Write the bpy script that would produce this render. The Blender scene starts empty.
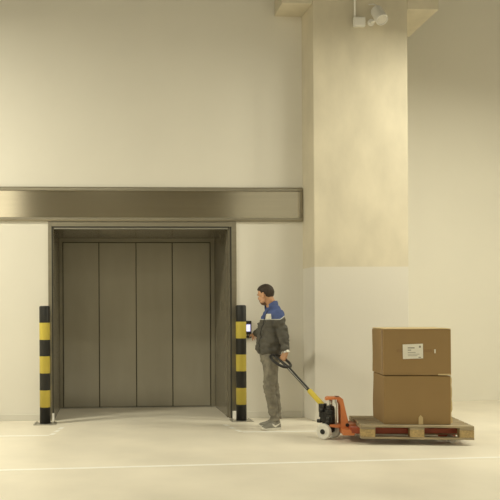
import bpy, bmesh, math, random
from mathutils import Vector, Matrix, noise
from mathutils.bvhtree import BVHTree
random.seed(4)
sc = bpy.context.scene
COL = sc.collection
V = Vector
R = math.radians

# ------------------------------------------------------------------ materials
def mat(name, col, rough=.6, metal=0., var=0., vscale=4., bump=0., bscale=60., ior=1.45,
        col2=None, stretch=(1, 1, 1), detail=5, emit=None, estr=0., rvar=0.):
    m = bpy.data.materials.new(name); m.use_nodes = True
    nt = m.node_tree; b = nt.nodes['Principled BSDF']
    b.inputs['Base Color'].default_value = (*col, 1)
    b.inputs['Roughness'].default_value = rough
    b.inputs['Metallic'].default_value = metal
    b.inputs['IOR'].default_value = ior
    tc = nt.nodes.new('ShaderNodeTexCoord')
    mp = nt.nodes.new('ShaderNodeMapping'); mp.inputs['Scale'].default_value = stretch
    nt.links.new(tc.outputs['Object'], mp.inputs['Vector'])
    if var or col2 or rvar:
        n = nt.nodes.new('ShaderNodeTexNoise'); n.inputs['Scale'].default_value = vscale
        n.inputs['Detail'].default_value = detail
        nt.links.new(mp.outputs[0], n.inputs['Vector'])
        r = nt.nodes.new('ShaderNodeValToRGB')
        c2 = col2 or tuple(c * (1 - var) for c in col)
        r.color_ramp.elements[0].position = .32; r.color_ramp.elements[1].position = .68
        r.color_ramp.elements[0].color = (*c2, 1); r.color_ramp.elements[1].color = (*col, 1)
        nt.links.new(n.outputs['Fac'], r.inputs['Fac'])
        nt.links.new(r.outputs['Color'], b.inputs['Base Color'])
        if rvar:
            mr = nt.nodes.new('ShaderNodeMapRange')
            mr.inputs['To Min'].default_value = rough - rvar; mr.inputs['To Max'].default_value = rough + rvar
            nt.links.new(n.outputs['Fac'], mr.inputs['Value']); nt.links.new(mr.outputs[0], b.inputs['Roughness'])
    if bump:
        n2 = nt.nodes.new('ShaderNodeTexNoise'); n2.inputs['Scale'].default_value = bscale
        n2.inputs['Detail'].default_value = 6
        nt.links.new(mp.outputs[0], n2.inputs['Vector'])
        bp = nt.nodes.new('ShaderNodeBump'); bp.inputs['Strength'].default_value = bump
        bp.inputs['Distance'].default_value = .01
        nt.links.new(n2.outputs['Fac'], bp.inputs['Height']); nt.links.new(bp.outputs[0], b.inputs['Normal'])
    if emit:
        b.inputs['Emission Color'].default_value = (*emit, 1); b.inputs['Emission Strength'].default_value = estr
    return m

def zsplit(m, edges_cols, expr=None):
    """replace the base colour of m by bands along object Z (constant ramp)"""
    nt = m.node_tree; b = nt.nodes['Principled BSDF']
    for l in list(b.inputs['Base Color'].links): nt.links.remove(l)
    tc = nt.nodes.new('ShaderNodeTexCoord'); sp = nt.nodes.new('ShaderNodeSeparateXYZ')
    nt.links.new(tc.outputs['Object'], sp.inputs[0])
    src = sp.outputs['Z']
    if expr: src = expr(nt, sp)
    lo, hi = edges_cols[0][0], edges_cols[-1][0] + .5
    mr = nt.nodes.new('ShaderNodeMapRange'); mr.inputs['From Min'].default_value = lo; mr.inputs['From Max'].default_value = hi
    nt.links.new(src, mr.inputs['Value'])
    rp = nt.nodes.new('ShaderNodeValToRGB'); rp.color_ramp.interpolation = 'CONSTANT'
    el = rp.color_ramp.elements
    for i, (z, c) in enumerate(edges_cols):
        p = (z - lo) / (hi - lo)
        e = el[i] if i < 2 else el.new(p)
        e.position = p; e.color = (*c, 1)
    nt.links.new(mr.outputs[0], rp.inputs['Fac'])
    return rp.outputs['Color'], b, nt

M = {}
M['wall'] = mat('wall_paint', (.745, .72, .655), .75, var=.03, vscale=1.2, bump=.04, bscale=90)
M['wall_far'] = mat('far_wall_paint', (.71, .685, .61), .75, var=.03, vscale=.8, bump=.03, bscale=90)
M['base'] = mat('baseboard_paint', (.66, .64, .58), .5, var=.03, vscale=6)
M['floor'] = mat('floor_concrete', (.84, .785, .67), .42, var=.14, vscale=1.1, bump=.05, bscale=40, detail=9, rvar=.06, ior=1.35)
M['paint'] = mat('floor_paint', (.95, .935, .89), .5, var=.04, vscale=14)
M['ceil'] = mat('ceiling_grey', (.16, .155, .14), .9)
M['dark_wall'] = mat('hall_wall', (.44, .41, .34), .9)
M['concrete'] = mat('column_concrete', (.67, .615, .49), .7, var=.15, vscale=3.2, stretch=(1, 1, .55), bump=.10, bscale=30, detail=12)
M['door'] = mat('door_steel', (.39, .36, .285), .09, 0., var=.1, vscale=3, stretch=(1, 1, .25), ior=1.6)
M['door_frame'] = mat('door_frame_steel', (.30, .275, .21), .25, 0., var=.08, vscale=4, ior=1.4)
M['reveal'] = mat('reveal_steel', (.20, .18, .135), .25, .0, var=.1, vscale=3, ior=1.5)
M['gap'] = mat('shadow_gap', (.03, .03, .025), .8)
M['trim'] = mat('brushed_trim', (.36, .33, .26), .3, .85, var=.12, vscale=3, stretch=(.2, 1, 6))
M['panel'] = mat('brushed_panel', (.44, .40, .315), .11, .95, var=.06, vscale=3, stretch=(.15, 1, 14))
M['white'] = mat('white_plastic', (.82, .81, .78), .45, var=.03, vscale=9)
M['blackp'] = mat('black_plastic', (.02, .02, .02), .4, var=.2, vscale=9)
M['rubber'] = mat('dark_rubber', (.035, .033, .03), .7, var=.2, vscale=15)
M['steel'] = mat('bare_steel', (.55, .53, .48), .3, .9, var=.1, vscale=12)
M['orange'] = mat('orange_paint', (.66, .22, .075), .42, var=.12, vscale=9, bump=.03, bscale=70)
M['red'] = mat('red_paint', (.40, .085, .04), .5, var=.2, vscale=10)  # darker, redder tone than the tower, for forks and roller arms
M['yellow'] = mat('yellow_paint', (.66, .52, .06), .5, var=.1, vscale=12)
M['pump'] = mat('black_iron', (.025, .024, .022), .4, .1, var=.3, vscale=14)
M['nylon'] = mat('white_nylon', (.78, .76, .70), .5, var=.15, vscale=18)
M['wood'] = mat('pallet_wood', (.44, .36, .235), .8, var=.4, vscale=5, stretch=(.6, 8, 8), bump=.15, bscale=30)
M['wood_b'] = mat('pallet_block_wood', (.52, .38, .18), .8, var=.35, vscale=9, stretch=(6, 1, 6), bump=.2, bscale=40)
M['card'] = mat('cardboard', (.30, .195, .083), .75, var=.06, vscale=2.5, bump=.03, bscale=25)
M['card_in'] = mat('cardboard_edge', (.60, .47, .26), .8, var=.1, vscale=14)
M['tape'] = mat('packing_tape', (.31, .20, .10), .25, var=.08, vscale=9)
M['paper'] = mat('label_paper', (.78, .76, .68), .6, var=.05, vscale=30)
M['ink'] = mat('label_ink', (.30, .28, .24), .7)
M['skin'] = mat('skin', (.60, .34, .20), .5, var=.1, vscale=25, bump=.03, bscale=200)
M['hair'] = mat('hair', (.050, .032, .020), .6, var=.5, vscale=60, stretch=(1, 1, .4), bump=.5, bscale=140)
M['stubble'] = mat('stubble', (.20, .11, .07), .7, var=.4, vscale=120)
M['jeans'] = mat('grey_denim', (.25, .23, .185), .85, var=.4, vscale=16, bump=.5, bscale=26)
M['shoe'] = mat('grey_suede', (.24, .23, .195), .8, var=.2, vscale=20, bump=.1, bscale=80)
M['sole'] = mat('white_rubber', (.72, .70, .63), .6, var=.12, vscale=20)
M['collar'] = mat('blue_cloth', (.072, .105, .26), .8, var=.15, vscale=18, bump=.1, bscale=90)
M['eye'] = mat('eye_white', (.7, .68, .65), .3)
M['iris'] = mat('iris', (.05, .03, .02), .3)
M['lip'] = mat('lip', (.42, .17, .12), .5)
M['screen'] = mat('lit_screen', (.5, .5, .7), .3, emit=(.72, .74, 1.), estr=.95)
M['screen_rim'] = mat('blue_rim', (.09, .08, .30), .35)

# ------------------------------------------------------------------ mesh helpers
def newbm(): return bmesh.new()

def obj(name, bm, m, parent=None, smooth=False, bevel=0., loc=None, rotz=None, segs=2, extra=()):
    me = bpy.data.meshes.new(name)
    bmesh.ops.recalc_face_normals(bm, faces=bm.faces[:])
    bm.to_mesh(me); bm.free()
    for k in ([m] if not isinstance(m, (list, tuple)) else m): me.materials.append(k)
    o = bpy.data.objects.new(name, me); COL.objects.link(o)
    if parent: o.parent = parent
    if loc: o.location = loc
    if rotz is not None: o.rotation_euler = (0, 0, rotz)
    if smooth:
        for p in me.polygons: p.use_smooth = True
    if bevel:
        b = o.modifiers.new('bevel', 'BEVEL'); b.width = bevel; b.segments = segs; b.limit_method = 'ANGLE'; b.angle_limit = R(40)
    return o

def thing(o, label, cat, group=None):
    o['label'] = label; o['category'] = cat
    if group: o['group'] = group
    return o

def empty(name, loc, rotz=0.):
    o = bpy.data.objects.new(name, None); COL.objects.link(o)
    o.location = loc; o.rotation_euler = (0, 0, rotz); o.empty_display_size = .1
    return o

def struct(o): o['kind'] = 'structure'; return o

def box(bm, a, b, mi=0):
    x0, y0, z0 = a; x1, y1, z1 = b
    vs = [bm.verts.new(p) for p in ((x0,y0,z0),(x1,y0,z0),(x1,y1,z0),(x0,y1,z0),(x0,y0,z1),(x1,y0,z1),(x1,y1,z1),(x0,y1,z1))]
    for f in ((0,3,2,1),(4,5,6,7),(0,1,5,4),(1,2,6,5),(2,3,7,6),(3,0,4,7)):
        fc = bm.faces.new([vs[i] for i in f]); fc.material_index = mi
    return bm

def prism(bm, pts, axis, a, b):
    """closed outline (2-D points) extruded from a to b along axis 'x','y' or 'z'"""
    def P(p, t):
        return {'y': (p[0], t, p[1]), 'x': (t, p[0], p[1]), 'z': (p[0], p[1], t)}[axis]
    A = [bm.verts.new(P(p, a)) for p in pts]; B = [bm.verts.new(P(p, b)) for p in pts]
    bm.faces.new(A); bm.faces.new(B[::-1])
    n = len(pts)
    for i in range(n): bm.faces.new((A[i], A[(i+1) % n], B[(i+1) % n], B[i]))
    return bm

def ring_loft(bm, rings, cap=True, closed=False):
    L = [[bm.verts.new(p) for p in r] for r in rings]
    n = len(L[0]); pairs = list(zip(L, L[1:]))
    if closed: pairs.append((L[-1], L[0]))
    for a, b in pairs:
        for i in range(n): bm.faces.new((a[i], a[(i+1) % n], b[(i+1) % n], b[i]))
    if cap and not closed:
        bm.faces.new(L[0][::-1]); bm.faces.new(L[-1])
    return bm

def ell(c, u, v, ru, rv, n=20, e=1.0):
    out = []
    for i in range(n):
        t = 2 * math.pi * i / n; cu, sv = math.cos(t), math.sin(t)
        cu = math.copysign(abs(cu) ** e, cu); sv = math.copysign(abs(sv) ** e, sv)
        out.append(V(c) + V(u) * ru * cu + V(v) * rv * sv)
    return out

def tube(bm, pts, radii, n=14, closed=False, dome=True):
    pts = [V(p) for p in pts]
    if not isinstance(radii, (list, tuple)): radii = [radii] * len(pts)
    rings = []; prev = None
    N = len(pts)
    for i in range(N):
        if closed: d = pts[(i+1) % N] - pts[i-1]
        else: d = pts[min(i+1, N-1)] - pts[max(i-1, 0)]
        d.normalize()
        if prev is None:
            u = d.cross(V((0, 0, 1)))
            if u.length < .1: u = d.cross(V((0, 1, 0)))
        else: u = prev - d * prev.dot(d)
        u.normalize(); prev = u; v = d.cross(u)
        rings.append((pts[i], u, v, radii[i], d))
    rr = []
    if dome and not closed:
        p, u, v, r, d = rings[0]
        for k in (.15, .6): rr.append(ell(p - d * r * .7 * (1 - k), u, v, r * math.sin(math.acos(max(0, 1 - k))) , r * math.sin(math.acos(max(0, 1 - k))), n))
    for p, u, v, r, d in rings: rr.append(ell(p, u, v, r, r, n))
    if dome and not closed:
        p, u, v, r, d = rings[-1]
        for k in (.6, .15): rr.append(ell(p + d * r * .7 * (1 - k), u, v, r * math.sin(math.acos(1 - k)), r * math.sin(math.acos(1 - k)), n))
    return ring_loft(bm, rr, True, closed)

def cyl(bm, c, axis, r, h, n=32, r2=None):
    axis = V(axis).normalized(); u = axis.orthogonal().normalized(); v = axis.cross(u); r2 = r if r2 is None else r2
    return ring_loft(bm, [ell(V(c) - axis * h / 2, u, v, r, r, n), ell(V(c) + axis * h / 2, u, v, r2, r2, n)])

def lathe(bm, c, axis, prof, n=36):
    axis = V(axis).normalized(); u = axis.orthogonal().normalized(); v = axis.cross(u)
    return ring_loft(bm, [ell(V(c) + axis * h, u, v, r, r, n) for r, h in prof])

def ellipsoid(bm, c, ax, n=24, mrings=16):
    """ax: three scaled axis vectors"""
    rings = []
    for j in range(1, mrings):
        t = math.pi * j / mrings
        rings.append([V(c) + V(ax[2]) * math.cos(t) + (V(ax[0]) * math.cos(2*math.pi*i/n) + V(ax[1]) * math.sin(2*math.pi*i/n)) * math.sin(t) for i in range(n)])
    return ring_loft(bm, rings)

def remesh(bm, voxel, smooth_n=2, fac=.5):
    bmesh.ops.recalc_face_normals(bm, faces=bm.faces[:])
    me = bpy.data.meshes.new('tmp'); bm.to_mesh(me); bm.free()
    o = bpy.data.objects.new('tmp', me); COL.objects.link(o)
    r = o.modifiers.new('r', 'REMESH'); r.mode = 'VOXEL'; r.voxel_size = voxel
    dg = bpy.context.evaluated_depsgraph_get()
    ev = o.evaluated_get(dg); me2 = bpy.data.meshes.new_from_object(ev)
    out = bmesh.new(); out.from_mesh(me2)
    bpy.data.objects.remove(o); bpy.data.meshes.remove(me); bpy.data.meshes.remove(me2)
    for _ in range(smooth_n): bmesh.ops.smooth_vert(out, verts=out.verts[:], factor=fac, use_axis_x=True, use_axis_y=True, use_axis_z=True)
    return out

def displace(bm, fn):
    bm.normal_update()
    mv = [(v, v.normal * fn(v.co)) for v in bm.verts]
    for v, d in mv: v.co += d

# ------------------------------------------------------------------ setting
WALL_L, HALL_Y = -14., -26.5
bm = newbm(); box(bm, (WALL_L, HALL_Y, -.2), (14, 4.2, 0)); struct(obj('floor', bm, M['floor']))
bm = newbm(); box(bm, (WALL_L, HALL_Y, 9.0), (14, 4.2, 9.2)); struct(obj('ceiling', bm, M['ceil']))
bm = newbm(); box(bm, (WALL_L - .2, HALL_Y, 0), (WALL_L, 4.2, 9.0)); struct(obj('wall_left', bm, M['wall']))
bm = newbm(); box(bm, (14, HALL_Y, 0), (14.2, 4.2, 9.0)); struct(obj('wall_right', bm, M['wall']))
bm = newbm(); box(bm, (WALL_L, HALL_Y - .2, 0), (14, HALL_Y, 9.0)); struct(obj('wall_front', bm, M['dark_wall']))
# elevator wall with its opening (x -0.745..1.765, up to z 2.63)
bm = newbm()
box(bm, (WALL_L, 0, 0), (-.745, .25, 9.0)); box(bm, (1.765, 0, 0), (2.75, .25, 9.0)); box(bm, (-.745, 0, 2.62), (1.765, .25, 9.0))
struct(obj('wall_back', bm, M['wall']))
# far wall, set back and running off at an angle on the right
bm = newbm()
def fw(x): return 1.663 + (x - 5.469) * .1936
prism(bm, [(3.4, fw(3.4)), (14, fw(14)), (14, fw(14) + .2), (3.4, fw(3.4) + .2)], 'z', 0, 9.0)
struct(obj('wall_back_right', bm, M['wall_far']))
# baseboards
bm = newbm(); box(bm, (WALL_L, -.014, 0), (-.755, 0, .085)); struct(obj('baseboard_left', bm, M['base'], bevel=.004))
bm = newbm(); box(bm, (1.775, -.014, 0), (2.63, 0, .085)); box(bm, (2.655, -.012, 0), (2.672, 0, .085)); struct(obj('baseboard_right', bm, M['base'], bevel=.004))
# concrete column, lower 2 m painted light grey
colm = M['concrete']
bs = colm.node_tree.nodes['Principled BSDF']
old = bs.inputs['Base Color'].links[0].from_socket
c, b_, nt_ = zsplit(colm, [(0, (0, 0, 0)), (2.0, (1, 1, 1))])
mx = nt_.nodes.new('ShaderNodeMix'); mx.data_type = 'RGBA'
mx.inputs['A'].default_value = (.66, .635, .58, 1)
nt_.links.new(c, mx.inputs['Factor']); nt_.links.new(old, mx.inputs['B'])
nt_.links.new(mx.outputs['Result'], b_.inputs['Base Color'])
CF = -.42
bm = newbm(); prism(bm, [(2.668, .02), (2.705, CF), (3.955, CF), (3.955, 1.6), (2.668, 1.6)], 'z', 0, 9.0)
struct(obj('trim_column', bm, colm, bevel=.012))
bm = newbm(); box(bm, (2.30, CF - .005, 5.40), (2.70, .05, 9.0)); struct(obj('trim_corbel_left', bm, M['concrete'], bevel=.01))
bm = newbm(); box(bm, (3.95, CF - .005, 5.35), (4.37, .55, 9.0)); struct(obj('trim_corbel_right', bm, M['concrete'], bevel=.01))

# stainless cladding over the elevator
tr = empty('trim_panel', (0, 0, 2.635)); struct(tr)
bm = newbm(); box(bm, (-9, -.022, .05), (2.615, 0, .405)); obj('face_sheet', bm, M['panel'], tr)
fr = newbm()
prism(fr, [(-.045, .405), (-.045, .44), (-.03, .455), (0, .455), (0, .405)], 'x', -9, 2.663)
obj('upper_rail', fr, M['trim'], tr, bevel=.003)
fr = newbm()
prism(fr, [(-.045, .05), (-.045, .018), (-.03, 0), (0, 0), (0, .05)], 'x', -9, 2.663)
obj('lower_rail', fr, M['trim'], tr, bevel=.003)
fr = newbm(); box(fr, (2.615, -.043, .05), (2.663, 0, .405)); obj('end_cap', fr, M['trim'], tr, bevel=.006)

# elevator landing door
dr = empty('door_1', (0, 0, 0)); struct(dr)
XL, XR, DY, HT = -.675, 1.662, 1.40, 2.55
bm = newbm()
box(bm, (-.745, -.02, 0), (-.695, .06, 2.625)); box(bm, (1.695, -.02, 0), (1.765, .06, 2.625)); box(bm, (-.695, -.02, 2.565), (1.695, .06, 2.625))
obj('outer_frame', bm, M['trim'], dr, bevel=.004)
bm = newbm()
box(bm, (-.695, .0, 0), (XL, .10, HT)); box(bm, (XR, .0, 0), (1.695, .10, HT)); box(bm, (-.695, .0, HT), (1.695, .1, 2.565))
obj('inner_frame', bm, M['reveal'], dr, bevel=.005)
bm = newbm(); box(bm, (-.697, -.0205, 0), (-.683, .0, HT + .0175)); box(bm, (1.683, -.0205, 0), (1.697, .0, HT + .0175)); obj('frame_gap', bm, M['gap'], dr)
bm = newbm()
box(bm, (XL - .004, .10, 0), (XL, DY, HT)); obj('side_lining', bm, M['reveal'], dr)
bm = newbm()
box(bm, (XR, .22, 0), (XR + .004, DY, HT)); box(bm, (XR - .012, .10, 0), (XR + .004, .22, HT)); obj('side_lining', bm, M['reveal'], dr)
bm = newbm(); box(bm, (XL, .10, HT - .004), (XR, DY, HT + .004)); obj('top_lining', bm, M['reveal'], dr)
bm = newbm()
box(bm, (XL + .01, -.004, HT - .012), (XR - .01, .05, HT + .002)); obj('header_strip', bm, M['steel'], dr)
bm = newbm(); box(bm, (XL - .01, -.0215, HT + .004), (XR + .01, 0, HT + .0175)); obj('header_slot', bm, M['gap'], dr)
# door leaves
xs = [-.625, -.085, .475, 1.025, 1.60]
DT = 2.485
for i in range(4):
    bm = newbm(); box(bm, (xs[i] + .005, DY - .05 + (.012 if i in (1, 2) else 0), .012), (xs[i+1] - .005, DY, DT))
    obj('door_panel', bm, M['door'], dr, bevel=.006)
bm = newbm(); box(bm, (XL, DY - .005, 0), (XR, DY + .05, HT)); obj('door_gap', bm, M['gap'], dr)
bm = newbm()
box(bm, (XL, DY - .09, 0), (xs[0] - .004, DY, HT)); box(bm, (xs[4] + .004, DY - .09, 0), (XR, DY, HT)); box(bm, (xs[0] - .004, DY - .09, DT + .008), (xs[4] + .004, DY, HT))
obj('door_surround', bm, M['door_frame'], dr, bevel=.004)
bm = newbm(); box(bm, (XL, DY - .11, 0), (XR, DY - .045, .010)); obj('door_sill', bm, M['steel'], dr)
# little white plinth ends at the frame feet
for n, x0, x1 in (('trim_foot_left', -.700, -.672), ('trim_foot_right', 1.70, 1.752)):
    bm = newbm(); box(bm, (x0, -.045, 0), (x1, -.02, .10)); struct(obj(n, bm, M['white'], bevel=.004))

# glowing panels added behind the viewer to mirror as bright patches in the steel
w = empty('window_1', (0, HALL_Y + .03, 0)); struct(w)
mw = mat('lit_hall_window', (.6, .6, .55), .4, emit=(1., .93, .72), estr=2.2)
bm = newbm(); box(bm, (-13, 0, 4.6), (-4.1, .02, 8.8)); obj('pane', bm, mw, w)
bm = newbm(); box(bm, (-13.1, -.01, 4.5), (-4.0, .03, 4.6)); box(bm, (-13.1, -.01, 8.8), (-4.0, .03, 8.9)); obj('window_frame', bm, M['ceil'], w)

w = empty('window_2', (0, HALL_Y + .03, 0)); struct(w)  # dim glowing panel, added to brighten the right end of the cladding
mw2 = mat('dim_hall_window', (.6, .6, .55), .4, emit=(1., .93, .72), estr=.4)
bm = newbm(); box(bm, (6.2, 0, 4.6), (12.5, .02, 8.8)); obj('pane', bm, mw2, w)
bm = newbm(); box(bm, (6.1, -.01, 4.5), (12.6, .03, 4.6)); box(bm, (6.1, -.01, 8.8), (12.6, .03, 8.9)); obj('window_frame', bm, M['ceil'], w)

# ------------------------------------------------------------------ painted floor lines
def strip(bm, p, q, wd, z=.002):
    p, q = V(p), V(q); d = (q - p).normalized(); nrm = V((-d.y, d.x)) * wd / 2
    prism(bm, [tuple(p + nrm), tuple(p - nrm), tuple(q - nrm), tuple(q + nrm)], 'z', .0004, z)
bm = newbm(); strip(bm, (-9, -3.70), (14, -2.51), .06)
thing(obj('floor_line', bm, M['paint']), 'long thin white line painted right across the floor in the foreground', 'floor line')
t = empty('floor_marking', (-.65, -1.3, 0))
thing(t, 'white line and dashes painted on the floor before the bollard left of the elevator', 'floor marking', 'painted bay lines by the elevator')
bm = newbm(); strip(bm, (-8, 0), (0, 0), .065); obj('line', bm, M['paint'], t)
for a, b in (((.02, .04), (.05, .17)), ((.055, .26), (.085, .40)), ((.09, .50), (.12, .64))):
    bm = newbm(); strip(bm, a, b, .05); obj('dash', bm, M['paint'], t)
t = empty('floor_marking', (1.62, -1.23, 0))
thing(t, 'white line and dashes painted on the floor from the bollard to the pallet truck', 'floor marking', 'painted bay lines by the elevator')
bm = newbm(); strip(bm, (0, 0), (2.4, -.02), .065); obj('line', bm, M['paint'], t)
for a, b in (((-.02, .02), (-.05, .17)), ((-.06, .27), (-.085, .40)), ((-.095, .50), (-.12, .64))):
    bm = newbm(); strip(bm, a, b, .05); obj('dash', bm, M['paint'], t)

# ------------------------------------------------------------------ bollards
mb = mat('hazard_bands', (.02, .02, .02), .42, bump=.02, bscale=60)
BK, YL = (.018, .018, .017), (.56, .455, .075)
h = .2155
colsock, b_, nt_ = zsplit(mb, [(0, BK), (h, YL), (2*h, BK), (3*h, YL), (4*h, BK), (5*h, YL), (6*h, BK)])
nt_.links.new(colsock, b_.inputs['Base Color'])
for (x, y, lab) in ((-.77, -.33, 'yellow and black banded bollard at the left side of the elevator'),
                    (1.775, -.27, 'yellow and black banded bollard right of the elevator, nearest the man')):
    bo = empty('bollard', (x, y, 0)); thing(bo, lab, 'bollard', 'banded bollards guarding the elevator')
    bm = newbm(); lathe(bm, (0, 0, 0), (0, 0, 1), [(.068, .0), (.068, 1.495), (.064, 1.507), (.05, 1.512)], 40)
    obj('post', bm, mb, bo, smooth=False).data.polygons.foreach_set('use_smooth', [True] * 0 or [len(p.vertices) == 4 for p in bo.children[0].data.polygons])
    bm = newbm(); box(bm, (-.14, -.12, .0005), (.14, .12, .012)); obj('base_plate', bm, M['steel'], bo, bevel=.003)
    for sx in (-1, 1):
        for sy in (-1, 1):
            bm = newbm(); cyl(bm, (sx*.112, sy*.092, .016), (0, 0, 1), .012, .012, 6); obj('bolt', bm, M['steel'], bo)

# ------------------------------------------------------------------ call panel on the wall
cp = empty('call_panel', (1.915, -.001, 1.19)); thing(cp, 'small dark call panel with a glowing white screen on the wall by the elevator', 'control panel')
bm = newbm(); box(bm, (-.045, -.035, -.115), (.045, 0, .115)); obj('case', bm, M['blackp'], cp, bevel=.006)
bm = newbm(); box(bm, (-.038, -.039, -.035), (.038, -.0352, .075)); obj('screen_bezel', bm, M['screen_rim'], cp, bevel=.001)
bm = newbm(); box(bm, (-.026, -.042, -.026), (.026, -.0392, .065)); obj('screen', bm, M['screen'], cp)
for k in (-1, 0, 1):
    bm = newbm(); cyl(bm, (k*.025, -.037, -.075), (0, 1, 0), .008, .006, 16); obj('button', bm, M['steel'], cp)

# ------------------------------------------------------------------ camera and junction box on the column
jb = empty('junction_box', (3.305, CF, 5.165)); thing(jb, 'small white junction box with a conduit running up the column', 'junction box')
bm = newbm(); box(bm, (-.078, -.055, -.062), (.078, -.001, .062)); obj('case', bm, M['white'], jb, bevel=.012)
bm = newbm(); box(bm, (-.06, -.059, -.045), (.06, -.055, .045)); obj('lid', bm, M['white'], jb, bevel=.004)
bm = newbm(); tube(bm, [(-.055, -.02, .05), (-.055, -.02, 2.1)], .013, dome=False); obj('conduit', bm, M['white'], jb, smooth=True)
cm = empty('security_camera', (3.472, CF, 5.185)); thing(cm, 'white cylindrical security camera bracketed to the top of the column', 'camera')
bm = newbm(); cyl(bm, (-.005, -.011, -.02), (0, 1, 0), .045, .02, 28); tube(bm, [(-.005, -.015, -.02), (-.01, -.06, -.035), (.035, -.09, -.01)], .017); obj('bracket', bm, M['white'], cm, smooth=False)
ax = V((.06, -.66, -.74)).normalized()
c0 = V((.06, -.14, .02))
bm = newbm(); lathe(bm, c0, ax, [(.03, -.15), (.066, -.145), (.075, -.13), (.077, .10), (.072, .115), (.066, .116), (.062, .10)], 40); obj('housing', bm, M['white'], cm, smooth=False)
bm = newbm(); cyl(bm, c0 + ax * .104, ax, .061, .01, 32); obj('lens', bm, mat('frosted_front', (.62, .60, .55), .25, var=.05, vscale=20), cm)
bm = newbm(); tube(bm, [c0 - ax * .14, (.05, -.05, .19), (.02, -.015, .22), (-.03, -.01, .215)], .008); obj('cable', bm, M['white'], cm, smooth=True)

# ------------------------------------------------------------------ pallet
PA = R(-9)
PX, PY = 3.328, -1.92
LIFT = .062
pl = empty('euro_pallet', (PX, PY, 0), PA); pl.name = 'wooden_pallet'
thing(pl, 'worn wooden pallet raised on the orange pallet truck under the boxes', 'pallet')
for i, (y, wd) in enumerate(((-.3275, .145), (-.165, .10), (0, .145), (.165, .10), (.3275, .145))):
    bm = newbm(); box(bm, (-.574, y - wd/2, LIFT + .122), (.574, y + wd/2, LIFT + .144)); obj('deck_board', bm, M['wood'], pl, bevel=.004)
for x in (-.5015, 0, .5015):
    bm = newbm(); box(bm, (x - .0725, -.4, LIFT + .100), (x + .0725, .4, LIFT + .1215)); obj('cross_board', bm, M['wood'], pl, bevel=.003)
    for y in (-.35, 0, .35):
        wy = .05 if y else .0725
        bm = newbm(); box(bm, (x - .0725, y - wy, LIFT + .022), (x + .0725, y + wy, LIFT + .0995)); obj('block', bm, M['wood_b'], pl, bevel=.005)
for y, wy in ((-.35, .05), (0, .0725), (.35, .05)):
    bm = newbm(); box(bm, (-.574, y - wy, LIFT), (.574, y + wy, LIFT + .0215)); obj('bottom_board', bm, M['wood'], pl, bevel=.003)

# ------------------------------------------------------------------ boxes
BT = LIFT + .1445
def pal(u, v, z): return (PX + math.cos(PA)*u - math.sin(PA)*v, PY + math.sin(PA)*u + math.cos(PA)*v, z)
def carton(bm, x0, x1, y0, y1, z0, z1, seed, amp=.004, n=10):
    """a cardboard box wall with slightly wavy faces"""
    b2 = newbm(); box(b2, (x0, y0, z0), (x1, y1, z1))
    bmesh.ops.subdivide_edges(b2, edges=b2.edges[:], cuts=n, use_grid_fill=True)
    cen = V(((x0+x1)/2, (y0+y1)/2, (z0+z1)/2))
    for v in b2.verts:
        q = v.co * 3.1 + V((seed, 0, 0))
        k = noise.noise(q)
        d = (v.co - cen)
        d = V((d.x/(x1-x0), d.y/(y1-y0), d.z/(z1-z0) * .4))
        v.co += d * amp * 2 * k
    me = bpy.data.meshes.new('t'); b2.to_mesh(me); b2.free(); bm.from_mesh(me); bpy.data.meshes.remove(me)
    return bm
# shared position of the two boxes in pallet coordinates
BU0, BU1, BV0, BV1 = -.326, .370, -.315, .30
lb = empty('cardboard_box', pal(0, 0, BT), PA); thing(lb, 'lower brown cardboard box standing directly on the pallet', 'box', 'cardboard boxes on the pallet')
bm = newbm(); carton(bm, BU0 + .006, BU1 - .004, BV0 + .004, BV1 - .004, .001, .5145, 3, .005); obj('carton', bm, M['card'], lb, bevel=.006)
bm = newbm(); box(bm, (BU0 + .36, BV0 - .004, .001), (BU0 + .405, BV0 + .003, .075)); prism(bm, [(BU0+.36, .075), (BU0+.38, .10), (BU0+.405, .075)], 'y', BV0 - .004, BV0 + .003)
obj('tape_end', bm, M['card_in'], lb)
bm = newbm()
rng = random.Random(2)
pts = [(BU1 - .008, .02)] + [(BU1 + .004 + rng.uniform(-.004, .010), .02 + i * .036) for i in range(14)] + [(BU1 - .008, .52)]
prism(bm, pts, 'y', BV0 + .006, BV0 + .014); obj('torn_edge', bm, M['card_in'], lb)
ub = empty('cardboard_box', pal(0, 0, BT + .5215), PA); thing(ub, 'upper brown cardboard box with the white paper label on its front', 'box', 'cardboard boxes on the pallet')
UH = .488
bm = newbm(); carton(bm, BU0, BU1, BV0, BV1, .001, UH, 8, .005); obj('carton', bm, M['card'], ub, bevel=.006)
# top flaps: two long outer flaps meeting in the middle, all paler than the carton
for v0, v1, zz in ((BV0 + .002, (BV0+BV1)/2 - .003, UH + .012), ((BV0+BV1)/2 + .003, BV1 - .002, UH + .014)):
    bm = newbm()
    prism(bm, [(v0, UH + .0015), (v1, UH + .004), (v1, zz), (v0, UH + .008)], 'x', BU0 + .004, BU1 - .004)
    obj('flap', bm, M['card_in'], ub, bevel=.002)
# lower lip where the upper box sags over the lower one
bm = newbm(); box(bm, (BU0 + .02, BV0 - .004, .002), (BU1 - .14, BV0 + .004, .014)); obj('bottom_lip', bm, M['card'], ub, bevel=.002)
bm = newbm(); box(bm, (BU1 - .135, BV0 - .005, .0), (BU1 - .002, BV0 + .004, .016)); obj('tape_strip', bm, M['card_in'], ub, bevel=.002)
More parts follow.
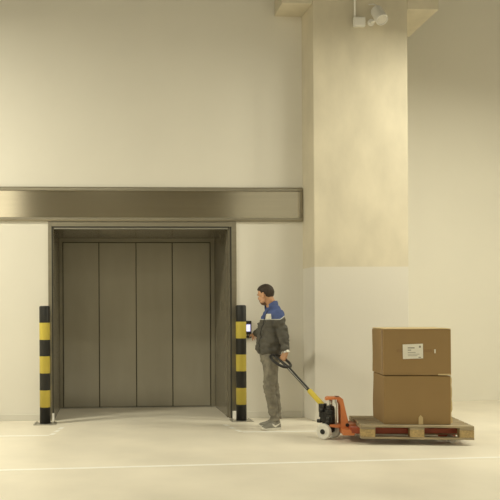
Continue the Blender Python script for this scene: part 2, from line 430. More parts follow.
# corner seam on the left face
bm = newbm(); box(bm, (BU0 - .004, BV0 + .04, .01), (BU0 + .002, BV0 + .075, UH - .01)); obj('glue_seam', bm, M['tape'], ub)
bm = newbm(); box(bm, (BU0 + .14, BV0 - .0045, .245), (BU0 + .50, BV0 + .002, .275)); obj('tape_band', bm, M['tape'], ub)
L0 = BU0 + .200
sl = newbm(); prism(sl, [(L0, .172), (L0 + .208, .18), (L0 + .206, .335), (L0 - .002, .327)], 'y', BV0 - .0065, BV0 - .005); so = obj('paper_label', sl, M['paper'], ub)
for (x, z, wd, hh) in ((.05, .285, .07, .012), (.05, .262, .035, .010), (.05, .24, .08, .006), (.05, .222, .12, .005), (.05, .205, .10, .005), (.165, .292, .020, .022), (.16, .186, .025, .010)):
    tx = newbm(); box(tx, (L0 + x, BV0 - .0075, z), (L0 + x + wd, BV0 - .0064, z + hh)); obj('printed_line', tx, M['ink'], so)
bm = newbm(); box(bm, (BU1 - .172, BV0 - .006, .235), (BU1 - .160, BV0 + .002, .275)); obj('paper_tag', bm, M['paper'], ub)

# ------------------------------------------------------------------ pallet truck
jk = empty('pallet_truck', (PX, PY, 0), PA)
thing(jk, 'orange hand pallet truck with black tiller and white wheels carrying the pallet', 'pallet truck')
FT = LIFT + .099
for s in (-1, 1):
    y0, y1 = s * .195 - .075, s * .195 + .075
    bm = newbm()
    prism(bm, [(-.66, FT - .065), (-.66, FT), (.50, FT), (.56, FT - .02), (.56, FT - .05)], 'y', y0, y1)
    f = obj('fork', bm, M['red'], jk, bevel=.006)
    bm = newbm(); cyl(bm, (.40, s * .195, .041), (0, 1, 0), .040, .10, 28); obj('load_roller', bm, M['nylon'], jk)
    bm = newbm(); box(bm, (.28, y0 + .012, .05), (.46, y0 + .02, .075)); box(bm, (.28, y1 - .02, .05), (.46, y1 - .012, .075)); obj('roller_arm', bm, M['red'], jk)
    # side gusset of the tower
    g = newbm()
    yy = s * .085
    prism(g, [(-.79, .462), (-.735, .462), (-.715, .446), (-.655, .180), (-.650, .150), (-.60, .145), (-.60, .072), (-.742, .072), (-.742, .24), (-.745, .38)], 'y', yy - .012, yy + .012)
    obj('side_plate', g, M['orange'], jk, bevel=.005)
    g = newbm(); cyl(g, (-.672, yy + s * .016, .165), (0, 1, 0), .02, .02, 20); obj('pivot_bolt', g, M['pump'], jk)
bm = newbm(); prism(bm, [(-.895, .425), (-.895, .452), (-.87, .466), (-.74, .466), (-.74, .439), (-.86, .436)], 'y', -.06, .06); box(bm, (-.79, -.08, .439), (-.735, .08, .466)); obj('top_bracket', bm, M['orange'], jk, bevel=.005)
bm = newbm(); prism(bm, [(-.745, .445), (-.725, .445), (-.66, .17), (-.66, .08), (-.69, .08), (-.69, .17)], 'y', -.078, .078); obj('tower_plate', bm, M['orange'], jk, bevel=.004)
bm = newbm(); prism(bm, [(-.865, .135), (-.865, .165), (-.62, .17), (-.43, .17), (-.43, .12), (-.62, .12)], 'y', -.07, .07); box(bm, (-.742, -.27, .075), (-.62, .27, .130)); obj('base_frame', bm, M['orange'], jk, bevel=.005)
PU = -.845
bm = newbm(); lathe(bm, (PU, 0, 0), (0, 0, 1), [(.052, .165), (.06, .18), (.06, .27), (.072, .275), (.072, .32), (.05, .33), (.045, .36), (.03, .365)], 28)
box(bm, (PU - .09, -.05, .185), (PU + .04, .06, .30)); obj('hydraulic_pump', bm, M['pump'], jk, bevel=.005)
bm = newbm(); tube(bm, [(PU + .01, 0, .34), (PU + .01, 0, .455)], .017, dome=False); obj('lift_rod', bm, M['steel'], jk, smooth=True)
bm = newbm(); tube(bm, [(PU + .05, -.10, .17), (PU + .05, -.10, .44)], .012, dome=False); obj('lift_rod', bm, M['steel'], jk, smooth=True)
# steering unit, turned towards the man
ST = R(40)
su = empty('steering_unit', (PU - .015, 0, 0), -ST); su.parent = jk    # its own -x points along the tiller
bm = newbm(); box(bm, (-.045, -.06, .075), (.045, .06, .20)); tube(bm, [(0, -.13, .083), (0, .13, .083)], .014); obj('axle_fork', bm, M['pump'], su, bevel=.005)
for s in (-1, 1):
    bm = newbm(); lathe(bm, (0, s * .095 - .026, .087), (0, 1, 0), [(.030, .002), (.055, .003), (.066, .0), (.080, .003), (.087, .010), (.087, .042), (.080, .049), (.066, .052), (.055, .049), (.030, .05)], 40)
    wl = obj('steer_wheel', bm, M['nylon'], su, bevel=.0)
    bm = newbm(); cyl(bm, (0, s * .095, .087), (0, 1, 0), .028, .064, 24); obj('hub', bm, M['pump'], wl)
# tiller foot casting
bm = newbm(); box(bm, (-.075, -.06, .20), (.05, .06, .245)); box(bm, (-.085, -.065, .235), (-.03, .065, .33)); box(bm, (-.11, -.035, .29), (-.04, .035, .385)); tube(bm, [(-.055, -.075, .30), (-.055, .075, .30)], .02)
box(bm, (-.12, -.055, .17), (-.07, .02, .21)); obj('tiller_foot', bm, M['pump'], su, bevel=.008)
p0 = V((-.07, 0, .36)); p1 = V((-.545, 0, .772))
d = (p1 - p0)
bm = newbm(); tube(bm, [p0, p0 + d * .37], .030, 20); obj('tiller_sleeve', bm, M['yellow'], su, smooth=True)
bm = newbm(); tube(bm, [p0 + d * .36, p1], .019, 18)
obj('tiller_bar', bm, M['blackp'], su, smooth=True)
bm = newbm(); tube(bm, [p0 + d * .40 + V((-.014, -.014, .014)), p1 + V((-.014, -.014, .014))], .006, 8); obj('release_rod', bm, M['steel'], su, smooth=True)
T2 = V((-.80, 0, .52)).normalized()
RC = p1 + T2 * .115
ring = [RC + T2 * (.125 * math.cos(t) * (1.0 if math.cos(t) > 0 else .95)) + V((0, 1, 0)) * (.125 * math.copysign(abs(math.sin(t)) ** .75, math.sin(t))) for t in [2*math.pi*i/40 for i in range(40)]]
bm = newbm(); tube(bm, ring, .016, 14, closed=True); obj('handle_loop', bm, M['blackp'], su, smooth=True)
bm = newbm(); tube(bm, [p1 - T2 * .01, p1 + T2 * .05, p1 + T2 * .15 + V((0, .0, .006)), RC + T2 * .118], [.022, .018, .012, .012], 12); obj('control_lever', bm, M['blackp'], su, smooth=True)

# ------------------------------------------------------------------ the man
MX, MY = 2.0, -.97
JW = jk.matrix_world
def su_world(p):
    a = Matrix.Translation((PX, PY, 0)) @ Matrix.Rotation(PA, 4, 'Z') @ Matrix.Translation((PU - .015, 0, 0)) @ Matrix.Rotation(-ST, 4, 'Z')
    return a @ V(p)
def su_dir(d):
    return (Matrix.Rotation(PA, 3, 'Z') @ Matrix.Rotation(-ST, 3, 'Z')) @ V(d)
GRIP_T = R(68)
grip = su_world(RC + T2 * .125 * math.cos(GRIP_T) + V((0, 1, 0)) * (.125 * math.sin(GRIP_T) ** .75)) - V((MX, MY, 0))
gT = su_dir(T2)                          # bar direction at the grip, forwards and up
print('GRIP', grip, gT, 'neck', su_world(p1), 'ring', su_world(RC))

TA = R(18)
f_ = V((-math.cos(TA), -math.sin(TA), 0)); l_ = V((math.sin(TA), -math.cos(TA), 0))

def hand(bm, wrist, D, N, T, curls, spread=.019, scale=1., thumb=None):
    """palm + five fingers. D wrist->knuckles, N palm-facing normal, T towards the thumb"""
    D, N, T = V(D).normalized(), V(N).normalized(), V(T).normalized(); W = V(wrist)
    ring_loft(bm, [ell(W - D*.03, T, N, .027*scale, .020*scale, 16), ell(W, T, N, .028*scale, .020*scale, 16), ell(W + D*.03*scale, T, N, .037*scale, .019*scale, 16, .8),
                   ell(W + D*.065*scale, T, N, .042*scale, .017*scale, 16, .75), ell(W + D*.09*scale, T, N, .040*scale, .014*scale, 16, .75), ell(W + D*.098*scale, T, N, .034*scale, .009*scale, 16, .8)])
    for i in range(4):
        off = (1.5 - i) * spread * scale
        Ls = [(.043, .027, .021), (.048, .031, .023), (.044, .029, .022), (.034, .022, .019)][i]
        r = [.0092, .0095, .009, .008][i] * scale
        p = W + D * (.078, .082, .079, .071)[i] * scale + T * off
        pts = [p, p + D * .014 * scale]; a = 0
        for L, cdeg in zip(Ls, curls[i]):
            a += R(cdeg)
            d = D * math.cos(a) + N * math.sin(a) + T * (.03 * (1.5 - i)) * math.cos(a)
            q = pts[-1]
            pts.append(q + d * L * scale * .5); pts.append(q + d * L * scale)
        tube(bm, pts, [r * 1.05] * 2 + [r, r * 1.03, r * .97, r, r * .9, r * .8][:len(pts) - 2], 10)
    th = thumb or ((.5, .8, .25), (.85, .35, .4))
    p = W + D * .022 * scale + T * .024 * scale + N * .004
    d1 = (T * th[0][1] + D * th[0][0] + N * th[0][2]).normalized(); d2 = (D * th[1][0] + T * th[1][1] + N * th[1][2]).normalized()
    q = p + d1 * .042 * scale; q2 = q + d2 * .032 * scale; d3 = (d2 + N * .4).normalized(); q3 = q2 + d3 * .024 * scale
    tube(bm, [p, p + d1*.022, q, (q+q2)/2, q2, q3], [.0145*scale, .0135*scale, .0115*scale, .0105*scale, .0105*scale, .0085*scale], 10)

# --- head frame
G = V((-.74, .62, -.26)).normalized()             # gaze
HL = V((0, 0, 1)).cross(G).normalized()           # head's left
HU = G.cross(HL).normalized()
HC = V((-.052, .0, 1.632))                        # centre of the cranium
def H(a, b, c): return HC + G * a + HL * b + HU * c
body = newbm()
ellipsoid(body, H(-.012, 0, .015), (G * .100, HL * .077, HU * .092), 32, 22)
ellipsoid(body, H(.030, 0, -.052), (G * .062, HL * .060, HU * .078), 28, 18)
ellipsoid(body, H(.056, 0, -.100), (G * .030, HL * .034, HU * .022), 20, 12)
for s in (-1, 1):
    ellipsoid(body, H(.060, s * .036, -.036), (G * .028, HL * .024, HU * .020), 16, 10)      # cheek bone
    ellipsoid(body, H(.076, s * .028, .010), (G * .016, HL * .030, HU * .010), 16, 10)       # brow
    ellipsoid(body, H(.030, s * .054, -.082), (G * .038, HL * .014, HU * .020), 16, 10)      # jaw
    # ear: a cupped rim and lobe
    ec = H(-.006, s * .084, -.018)
    rim = [ec + G * (.017 * math.cos(t) - .004 * math.sin(t)) + HU * (.031 * math.sin(t)) + HL * s * (.006 if math.cos(t) < 0 else -.002) for t in [2*math.pi*i/18 for i in range(18)]]
    tube(body, rim, .0058, 8, closed=True)
    ellipsoid(body, ec - HL * s * .003, (G * .015, HL * .005, HU * .027), 14, 10)
    ellipsoid(body, ec - HU * .030 + G * .006, (G * .008, HL * .005, HU * .010), 12, 8)
# nose
ring_loft(body, [ell(H(.080, 0, .008), HL, G, .009, .010, 14), ell(H(.090, 0, -.012), HL, G, .010, .013, 14), ell(H(.098, 0, -.030), HL, G, .014, .016, 14), ell(H(.092, 0, -.042), HL, G, .016, .014, 14), ell(H(.083, 0, -.046), HL, G, .010, .008, 14)])
ellipsoid(body, H(.080, 0, -.066), (G * .014, HL * .024, HU * .007), 16, 10)
ellipsoid(body, H(.079, 0, -.077), (G * .013, HL * .021, HU * .007), 16, 10)
# neck, into the chest
tube(body, [V((.045, .0, 1.40)), V((.03, .0, 1.47)), V((.012, .0, 1.53)), H(-.030, 0, -.05)], [.085, .066, .060, .058], 24)
# trunk
def tr_ring(cx, z, rf, rl, n=28, e=.85, dy=0.): return ell(V((cx, dy, z)), f_, l_, rf, rl, n, e)
ring_loft(body, [tr_ring(.004, .82, .088, .135), tr_ring(-.002, .92, .095, .14), tr_ring(-.005, 1.05, .092, .145), tr_ring(.0, 1.2, .095, .155), tr_ring(.015, 1.33, .10, .16), tr_ring(.034, 1.40, .075, .15), tr_ring(.04, 1.46, .06, .09)])
# arms
SHL = V((.072, -.155, 1.385)); ELL = V((.122, -.185, 1.135))
D_l = V((-.08, -.06, -1.0)); D_l = (D_l - gT * D_l.dot(gT)).normalized()
N_l = gT.cross(D_l).normalized()
if N_l.y < 0: N_l = -N_l
WRL = grip - D_l * .088 - N_l * .030
print('WRIST L', WRL, 'D', D_l, 'N', N_l)
tube(body, [V((.03, -.05, 1.38)), SHL, (SHL + ELL)/2, ELL, (ELL + WRL)/2, WRL - (WRL-ELL).normalized()*.02, WRL], [.05, .046, .044, .040, .040, .030, .027], 20)
hand(body, WRL, D_l, N_l, gT, [(62, 72, 50)] * 4, thumb=((.55, .5, .55), (.75, -.1, .75)))
SHR = V((.02, .19, 1.375))
FING = V((-.040, MY * -1 - .048, 1.105))          # where the finger meets the panel, local
D_r = (FING - (SHR + V((0, 0, -.12)))).normalized(); D_r = V((-.10, .97, -.20)).normalized()
WRR = FING - D_r * .185
mid = (SHR + WRR) / 2 + V((.02, 0, -.075))
N_r = V((0, 0, -1)); N_r = (N_r - D_r * N_r.dot(D_r)).normalized(); T_r = V((-1, 0, 0)); T_r = (T_r - D_r * T_r.dot(D_r)).normalized()
print('REACH', (mid - SHR).length, (WRR - mid).length)
tube(body, [V((.035, .06, 1.37)), SHR + V((.004, -.01, -.004)), (SHR + mid)/2, mid, (mid + WRR)/2, WRR - D_r*.02, WRR], [.05, .044, .042, .038, .037, .029, .027], 20)
hand(body, WRR, D_r, N_r, T_r, [(8, 6, 4), (35, 55, 35), (45, 60, 40), (50, 60, 40)], thumb=((.6, .7, .2), (.95, .1, .3)))
# legs
LEG_L = [V((.0, -.085, .86)), V((-.010, -.095, .70)), V((-.034, -.105, .49)), V((.006, -.100, .30)), V((.040, -.092, .12)), V((.044, -.092, .06))]
LEG_R = [V((.015, .085, .86)), V((.028, .085, .70)), V((.060, .085, .49)), V((.092, .080, .30)), V((.100, .072, .12)), V((.102, .072, .06))]
for L in (LEG_L, LEG_R): tube(body, L, [.080, .070, .050, .045, .034, .036], 20)
def foot_frame(heel, toe):
    h_, t_ = V(heel), V(toe); d = (t_ - h_).normalized(); s = V((0, 0, 1)).cross(d); return h_, t_, d, s
FEET = [foot_frame((.108, -.078, 0), (-.135, -.165, 0)), foot_frame((.135, .055, 0), (-.115, .115, 0))]
for h_, t_, d, s in FEET:
    L = (t_ - h_).length
    ring_loft(body, [ell(h_ + d*L*k + V((0, 0, zc)), s, V((0, 0, 1)), a, b, 14) for k, zc, a, b in ((.12, .055, .018, .018), (.25, .06, .022, .03), (.5, .05, .020, .014), (.8, .042, .020, .008), (.88, .040, .014, .006))])
body = remesh(body, .0045, 3, .5)
man = obj('person', body, M['skin'], None, smooth=True, loc=(MX, MY, 0))
man.name = 'person'
thing(man, 'man in grey jacket with blue shoulders touching the wall panel, holding the truck handle', 'person')

# --- hair: a shell that dips under the skin away from the scalp
def hair_r(dv):
    a, b, c = dv.dot(G), dv.dot(HL), dv.dot(HU)
    # hairline: fringe over the brow, temple, in front of and round the ear, down to the nape
    pts = [(-1.1, -.80), (-.45, -.76), (-.22, -.58), (-.16, .02), (.02, .06), (.10, -.10), (.22, -.10), (.34, .30), (.62, .50), (1.1, .46)]
    line = pts[-1][1]
    for (x0, y0), (x1, y1) in zip(pts, pts[1:]):
        if x0 <= a < x1: line = y0 + (y1 - y0) * (a - x0) / (x1 - x0); break
    side = c - line
    th = .0075 * max(-1.0, min(1., side / .07))
    th += .007 * max(0, c) * max(0, min(1, side / .1)) + .016 * max(0, a - .2) * max(0, c - .3) * 2
    if th > .004: th += .0028 * noise.noise(dv * 9) + .0018 * noise.noise(dv * 24)
    return th
hb = newbm()
rings = []
for j in range(1, 44):
    t = math.pi * j / 44; rg = []
    for i in range(64):
        p = 2 * math.pi * i / 64
        dv = (G * math.cos(p) + HL * math.sin(p)) * math.sin(t) + HU * math.cos(t)
        a, b, c = dv.dot(G), dv.dot(HL), dv.dot(HU)
        th = hair_r(dv)
        rg.append(H(-.012, 0, .015) + G * a * (.099 + th) + HL * b * (.077 + th) + HU * c * (.092 + th))
    rings.append(rg)
ring_loft(hb, rings)
obj('hair', hb, M['hair'], man, smooth=True)
# stubble over the jaw
sb = newbm()
ellipsoid(sb, H(.052, 0, -.097), (G * .0325, HL * .038, HU * .0250), 24, 16)
ellipsoid(sb, H(.029, 0, -.064), (G * .0645, HL * .0625, HU * .068), 28, 18)
bmesh.ops.bisect_plane(sb, geom=sb.verts[:] + sb.edges[:] + sb.faces[:], plane_co=H(.03, 0, -.068), plane_no=(HU * .9 - G * .25).normalized(), clear_outer=True)
bmesh.ops.bisect_plane(sb, geom=sb.verts[:] + sb.edges[:] + sb.faces[:], plane_co=H(.005, 0, -.068), plane_no=-G, clear_outer=True)
bmesh.ops.holes_fill(sb, edges=[e for e in sb.edges if e.is_boundary], sides=0)
ellipsoid(sb, H(.077, 0, -.056), (G * .0145, HL * .024, HU * .004), 16, 8)
sb = remesh(sb, .004, 2, .5); obj('beard_stubble', sb, M['stubble'], man, smooth=True)
for s in (-1, 1):
    e = newbm(); ellipsoid(e, H(.074, s * .031, -.008), (G * .0115, HL * .0125, HU * .010), 16, 12); eo = obj('eye', e, M['eye'], man, smooth=True)
    e = newbm(); ellipsoid(e, H(.0835, s * .031, -.009), (G * .003, HL * .0055, HU * .0055), 12, 8); obj('iris', e, M['iris'], eo, smooth=True)
    e = newbm(); tube(e, [H(.089, s * .014, .014), H(.090, s * .030, .020), H(.078, s * .050, .014)], [.003, .004, .002], 8); obj('eyebrow', e, M['hair'], man, smooth=True)
e = newbm(); tube(e, [H(.083, -.022, -.073), H(.0945, 0, -.0715), H(.083, .022, -.073)], [.002, .0035, .002], 8); obj('lips', e, M['lip'], man, smooth=True)

# --- jacket
jm = mat('jacket_cloth', (.115, .108, .092), .85, bump=.25, bscale=26)
def yoke(nt, sp):
    def mth(op, a, b):
        n = nt.nodes.new('ShaderNodeMath'); n.operation = op
        for k, q in enumerate((a, b)):
            if isinstance(q, (int, float)): n.inputs[k].default_value = q
            else: nt.links.new(q, n.inputs[k])
        return n.outputs[0]
    x1 = mth('MAXIMUM', mth('SUBTRACT', sp.outputs['X'], .075), 0.)
    far = mth('MAXIMUM', mth('SUBTRACT', sp.outputs['Y'], .20), 0.)
    return mth('SUBTRACT', mth('SUBTRACT', sp.outputs['Z'], mth('MULTIPLY', x1, .62)), mth('MULTIPLY', far, 1.2))
YZ = 1.318
csock, b_, nt_ = zsplit(jm, [(.6, (.10, .094, .080)), (YZ, (.62, .62, .60)), (YZ + .011, (.078, .115, .29))], yoke)
nz = nt_.nodes.new('ShaderNodeTexNoise'); nz.inputs['Scale'].default_value = 9; nz.inputs['Detail'].default_value = 6
hs = nt_.nodes.new('ShaderNodeMapRange'); hs.inputs['To Min'].default_value = .5; hs.inputs['To Max'].default_value = 1.35
tcj = nt_.nodes.new('ShaderNodeTexCoord'); nt_.links.new(tcj.outputs['Object'], nz.inputs['Vector']); nt_.links.new(nz.outputs['Fac'], hs.inputs['Value'])
hv = nt_.nodes.new('ShaderNodeHueSaturation'); nt_.links.new(csock, hv.inputs['Color']); nt_.links.new(hs.outputs[0], hv.inputs['Value'])
nt_.links.new(hv.outputs[0], b_.inputs['Base Color'])
J = newbm()
ring_loft(J, [tr_ring(-.010, .905, .122, .165), tr_ring(-.010, .925, .128, .172), tr_ring(-.012, .965, .138, .183), tr_ring(-.010, 1.04, .140, .186), tr_ring(-.004, 1.15, .132, .184), tr_ring(.006, 1.26, .120, .182),
              tr_ring(.026, 1.34, .102, .174), tr_ring(.042, 1.40, .084, .160), tr_ring(.044, 1.45, .078, .120), tr_ring(.040, 1.49, .066, .082)])
wl_ = WRL + (ELL - WRL).normalized() * .035
tube(J, [V((.035, -.07, 1.36)), SHL + V((.006, 0, -.004)), SHL.lerp(ELL, .35), SHL.lerp(ELL, .7), ELL + V((.006, 0, -.01)), ELL.lerp(wl_, .35), ELL.lerp(wl_, .75), wl_], [.088, .076, .070, .066, .064, .060, .054, .042], 26)
wr_ = WRR - D_r * .02
tube(J, [V((.03, .08, 1.36)), SHR, SHR.lerp(mid, .5), mid, mid.lerp(wr_, .5), wr_], [.080, .068, .062, .057, .052, .042], 26)
J = remesh(J, .0065, 5, .5)
def folds(co):
    p = co
    a = noise.noise(V((p.x * 9, p.y * 9, p.z * 17 + 3))) * .024
    b = noise.noise(V((p.x * 22 + p.z * 9, p.y * 22, p.z * 30))) * .014
    w = .35 + .65 * max(0., min(1., (1.40 - p.z) / .12))
    w *= .45 + .55 * max(0., min(1., (p.z - .90) / .06))
    return (a + b) * w
displace(J, folds)
bmesh.ops.smooth_vert(J, verts=J.verts[:], factor=.4, use_axis_x=True, use_axis_y=True, use_axis_z=True)
J.normal_update(); jtree = BVHTree.FromBMesh(J)
jo = obj('jacket', J, jm, man, smooth=True)
dl_, dr_ = (WRL - ELL).normalized(), D_r
for v in man.data.vertices:
    p = v.co
    if p.z < .93 or p.z > 1.47 or (p - wl_).dot(dl_) > -.006 and (p - wl_).length < .3 or (p - wr_).dot(dr_) > -.006: continue
    q, nq, _, dist = jtree.find_nearest(p)
    if q is not None and (p - q).dot(nq) > -.010: v.co = q - nq * .010
# standing collar, open at the throat
cb = newbm(); NC = V((.028, 0, 1.490)); nax = V((-.20, 0, 1)).normalized()
rings = []
for i in range(33):
    t = R(38) + R(284) * i / 32
    o_ = f_ * math.cos(t) + l_ * math.sin(t)
    front = max(0, math.cos(t))
    hgt = .062 - .022 * front
    base = NC + o_ * .078 - V((0, 0, .030 + .05 * front)) 
    top = NC + o_ * .076 + nax * hgt - V((0, 0, .03 * front))
    n_ = o_
    rings.append([base + n_*.006, (base + top)/2 + n_*.008, top + n_*.004, top - n_*.004, (base + top)/2 - n_*.004, base - n_*.006])
ring_loft(cb, rings); obj('collar', cb, M['collar'], man, smooth=True, bevel=0)
# zip edge running down the front
zb = newbm(); zp = []
for i in range(28):
    z = 1.43 - i * .0188
    hit = jtree.ray_cast(V((.0, 0, z)) + f_ * .6 + l_ * .012, -f_)
    if hit[0] is not None: zp.append(hit[0] + f_ * .002)
tube(zb, zp, .0055, 8); obj('zip', zb, M['blackp'], jo, smooth=True)
# white badge on the left chest
def patch(tree, c, nrm, ux, uz, w_, h_, n, th, inv_outline=None):
    b = newbm(); grid = []
    for j in range(n + 1):
        row = []
        for i in range(n + 1):
            p = V(c) + ux * (i / n - .5) * w_ + uz * (j / n - .5) * h_
            hit = tree.ray_cast(p + nrm * .4, -nrm)
            row.append((hit[0] if hit[0] is not None else p) + nrm * th)
        grid.append(row)
    f = [[b.verts.new(q) for q in r] for r in grid]; k = [[b.verts.new(q - nrm * th * 1.5) for q in r] for r in grid]
    for j in range(n):
        for i in range(n):
            b.faces.new((f[j][i], f[j][i+1], f[j+1][i+1], f[j+1][i])); b.faces.new((k[j][i], k[j+1][i], k[j+1][i+1], k[j][i+1]))
    for i in range(n):
        b.faces.new((f[0][i], k[0][i], k[0][i+1], f[0][i+1])); b.faces.new((f[n][i], f[n][i+1], k[n][i+1], k[n][i]))
        b.faces.new((f[i][0], f[i+1][0], k[i+1][0], k[i][0])); b.faces.new((f[i][n], k[i][n], k[i+1][n], f[i+1][n]))
    return b
bn = (f_ * .72 + l_ * .70).normalized(); bu = V((0, 0, 1)).cross(bn).normalized()
pb = patch(jtree, V((-.028, -.085, 1.362)), bn, bu, V((0, 0, 1)), .085, .062, 8, .004); obj('chest_badge', pb, M['paper'], jo, smooth=False)
# cuffs
for w0, dd, nm in ((wl_, (WRL - ELL).normalized(), 'cuff'), (wr_, D_r, 'cuff')):
    u = dd.orthogonal().normalized(); v = dd.cross(u)
    cb = newbm(); ring_loft(cb, [ell(w0 + dd*k, u, v, r, r, 24) for k, r in ((-.015, .040), (-.008, .044), (.018, .042), (.024, .036), (.0, .034))]); obj(nm, cb, M['blackp'] if 0 else jm, jo, smooth=True)
# wristwatch
dd = (WRL - ELL).normalized(); u = dd.orthogonal().normalized(); v = dd.cross(u)
cb = newbm(); c0 = WRL - dd * .002
ring_loft(cb, [ell(c0 + dd*k, u, v, r, r, 28) for k, r in ((-.011, .028), (-.010, .0335), (.010, .0335), (.011, .028))]); wo = obj('wristwatch', cb, M['white'], man, smooth=True)
cb = newbm(); wn = V((.25, -.9, .1)); wn = (wn - dd * wn.dot(dd)).normalized(); cyl(cb, c0 + wn * .036, wn, .019, .010, 24); obj('watch_face', cb, M['paper'], wo)

# --- trousers
Tm = newbm()
ring_loft(Tm, [ell(V((.006, 0, .80)), V((-1, 0, 0)), V((0, -1, 0)), .110, .165, 28, .85), ell(V((.002, 0, .88)), V((-1, 0, 0)), V((0, -1, 0)), .118, .168, 28, .85), ell(V((-.004, 0, .96)), f_, l_, .118, .165, 28, .85), ell(V((-.004, 0, 1.0)), f_, l_, .112, .160, 28, .85)])
WID = [(.104, .0), (.088, 0), (.067, 0), (.058, 0), (.050, 0)]
for L in (LEG_L, LEG_R):
    pts = []; rad = []
    for i in range(4):
        for k in (0, .33, .66):
            pts.append(L[i].lerp(L[i+1], k)); rad.append(WID[i][0] * (1 - k) + WID[i+1][0] * k)
    pts.append(L[4].lerp(L[5], .2)); rad.append(.056)
    tube(Tm, pts, rad, 24, dome=False)
Tm = remesh(Tm, .0065, 4, .5)
def tfold(p):
    k = max(0., 1 - abs(p.z - .50) / .16); a_ = max(0., 1 - abs(p.z - .17) / .13); hp = max(0, 1 - abs(p.z - .82) / .12)
    return (noise.noise(V((p.x * 11, p.y * 11, p.z * 30))) * .017 * (k + a_ * 1.1 + .5 * hp) + noise.noise(V((p.x * 16, p.y * 16, p.z * 9 + 4))) * .009)
displace(Tm, tfold)
Tm.normal_update(); ttree = BVHTree.FromBMesh(Tm)
for v in man.data.vertices:
    p = v.co
    if p.z < .11 or p.z > .95 or p.y < -.215: continue
    q, nq, _, dist = ttree.find_nearest(p)
    if q is not None and dist < .06 and (p - q).dot(nq) > -.008: v.co = q - nq * .008
obj('trousers', Tm, M['jeans'], man, smooth=True)

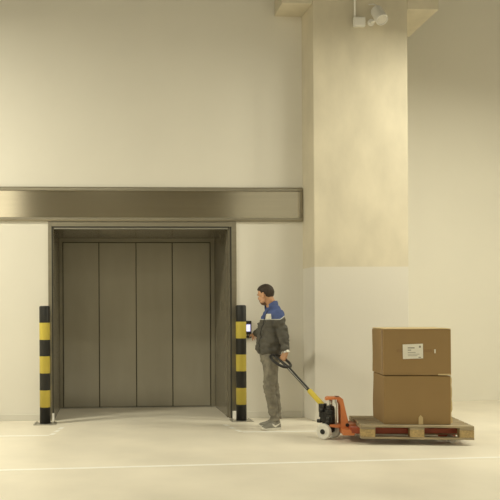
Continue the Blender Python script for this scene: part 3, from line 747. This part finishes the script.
# --- shoes
for (h_, t_, d, s), nm in zip(FEET, ('shoe', 'shoe')):
    L = (t_ - h_).length; up = V((0, 0, 1))
    def out(k, wsc=1., off=0.):
        # half width along the foot
        return (.030 + .016 * math.sin(min(1, max(0, k)) * math.pi * .62 + .1) + .004) * wsc
    prof = []
    for z, gr in ((.001, .0), (.004, .003), (.022, .004), (.028, .002)):
        ring = []
        for i in range(40):
            a = 2 * math.pi * i / 40
            k = .5 - .5 * math.cos(a); w0 = out(k) * (abs(math.sin(a)) ** .55) + gr
            toe_up = .012 * max(0, (k - .8) / .2) ** 2
            ring.append(h_ + d * (L * k + (gr if k > .5 else -gr)) + s * (w0 if a < math.pi else -w0) + up * (z + toe_up))
        prof.append(ring)
    b = newbm(); ring_loft(b, prof); so = obj(nm, b, M['sole'], man, smooth=False); so.name = 'shoe'
    b = newbm(); rr = []
    for k, top, wd in ((.005, .075, .55), (.06, .118, .85), (.18, .130, .98), (.30, .132, 1.), (.42, .115, 1.), (.55, .090, 1.02), (.70, .072, 1.02), (.84, .062, 1.), (.94, .054, .85), (.99, .042, .55)):
        w0 = out(k) * wd * .95; ring = []
        for i in range(16):
            t = math.pi * i / 15
            ring.append(h_ + d * L * k + s * math.cos(t) * w0 * (1 if math.sin(t) < .5 else .92) + up * (.024 + (top - .024) * math.sin(t) ** .8))
        rr.append(ring)
    ring_loft(b, rr); b = remesh(b, .005, 3, .5); b.normal_update(); tree = BVHTree.FromBMesh(b)
    up_o = obj('upper', b, M['shoe'], so, smooth=True)
    # curved white flash on the outer side
    sd = s if (s.y < 0) == (nm == 'shoe' and h_.y < 0) else -s
    if h_.y > 0: sd = -sd if sd.y < 0 else sd
    fl = newbm(); A = []; B = []
    for i in range(15):
        t = i / 14
        k = .52 - .47 * t; z0 = .030 + .050 * max(0, (t - .25) / .75) ** 1.25 + .016 * max(0, (.25 - t) / .25) 
        z0 = .034 + .046 * max(0, (t - .3) / .7) ** 1.2 + .020 * max(0, (.3 - t) / .3)
        wd = .028 * math.sin(math.pi * min(1, .12 + (1 - t) * .88 * .62)) * (1 - t) ** .5 + .001
        for z, lst in ((z0, A), (z0 + wd, B)):
            p = h_ + d * L * k + up * z
            hit = tree.ray_cast(p + sd * .3, -sd)
            lst.append((hit[0] if hit[0] is not None else p + sd * .04) + sd * .002)
    for i in range(14):
        q = [fl.verts.new(p) for p in (A[i], A[i+1], B[i+1], B[i])]; fl.faces.new(q)
    bmesh.ops.remove_doubles(fl, verts=fl.verts[:], dist=.00005)
    g = bmesh.ops.extrude_face_region(fl, geom=fl.faces[:]); bmesh.ops.translate(fl, vec=-sd * .004, verts=[v for v in g['geom'] if isinstance(v, bmesh.types.BMVert)])
    obj('side_flash', fl, M['sole'], so)
    lc = newbm()
    for i in range(4):
        k = .34 + i * .07; p = h_ + d * L * k
        q = []
        for j in range(7):
            o_ = s * (-.024 + .008 * j); hit = tree.ray_cast(p + o_ + up * .4, -up)
            if hit[0] is not None: q.append(hit[0] + up * .002)
        if len(q) > 2: tube(lc, q, .003, 6)
    obj('laces', lc, M['jeans'], so, smooth=True)

# ------------------------------------------------------------------ lights
LC = (1., .948, .735)
def lamp(loc, power, sx, sy, tilt=(0, 0)):
    l = bpy.data.lights.new('hall_lamp', 'AREA'); l.shape = 'RECTANGLE'; l.size = sx; l.size_y = sy
    l.energy = power; l.color = LC
    o = bpy.data.objects.new('hall_lamp', l); COL.objects.link(o); o.location = loc; o.rotation_euler = (tilt[0], tilt[1], 0)
    return o
LAMPS = [(-4.5, -2.5, 5.4, 370, 2., .3), (4.3, -2.3, 5.1, 64, 1.2, .3), (6.2, -2.3, 5.1, 136, 1.2, .3), (-3.5, -4.5, 6.3, 72, 2., .5),
         (0, -8.5, 6.3, 36, 2.4, 1.), (12.5, -5.5, 4.9, 420, 3., 2.4)]
LAMPS += [(x, y, 8.5, 150, 1.4, .4) for y in (-16, -22) for x in (-8, 0, 8)]  # unseen far rows, added to light the floor mirrored in the doors
for x, y, z, p, sx, sy in LAMPS: lamp((x, y, z), p, sx, sy)

# ------------------------------------------------------------------ world, camera, view
wd = bpy.data.worlds.new('world'); sc.world = wd; wd.use_nodes = True
wd.node_tree.nodes['Background'].inputs[0].default_value = (1., .9, .66, 1); wd.node_tree.nodes['Background'].inputs[1].default_value = .02
cam = bpy.data.cameras.new('camera'); co = bpy.data.objects.new('camera', cam); COL.objects.link(co); sc.camera = co
co.matrix_world = Matrix.Translation((0, -10.1159, 1.35)) @ Matrix.Rotation(R(-3.1), 4, 'Z') @ Matrix.Rotation(R(90), 4, 'X') @ Matrix.Rotation(R(-.3), 4, 'Z')
cam.sensor_width = 36; cam.lens = 760 * 36 / 500
cam.shift_x = (250 - 146) / 500; cam.shift_y = (318 - 250) / 500
cam.clip_end = 200
vs = sc.view_settings
vs.view_transform = 'Standard'; vs.look = 'None'; vs.gamma = 1; vs.use_curve_mapping = False
vs.exposure = -.01
sc.cycles.use_denoising = True
sc.cycles.max_bounces = 8; sc.cycles.diffuse_bounces = 5
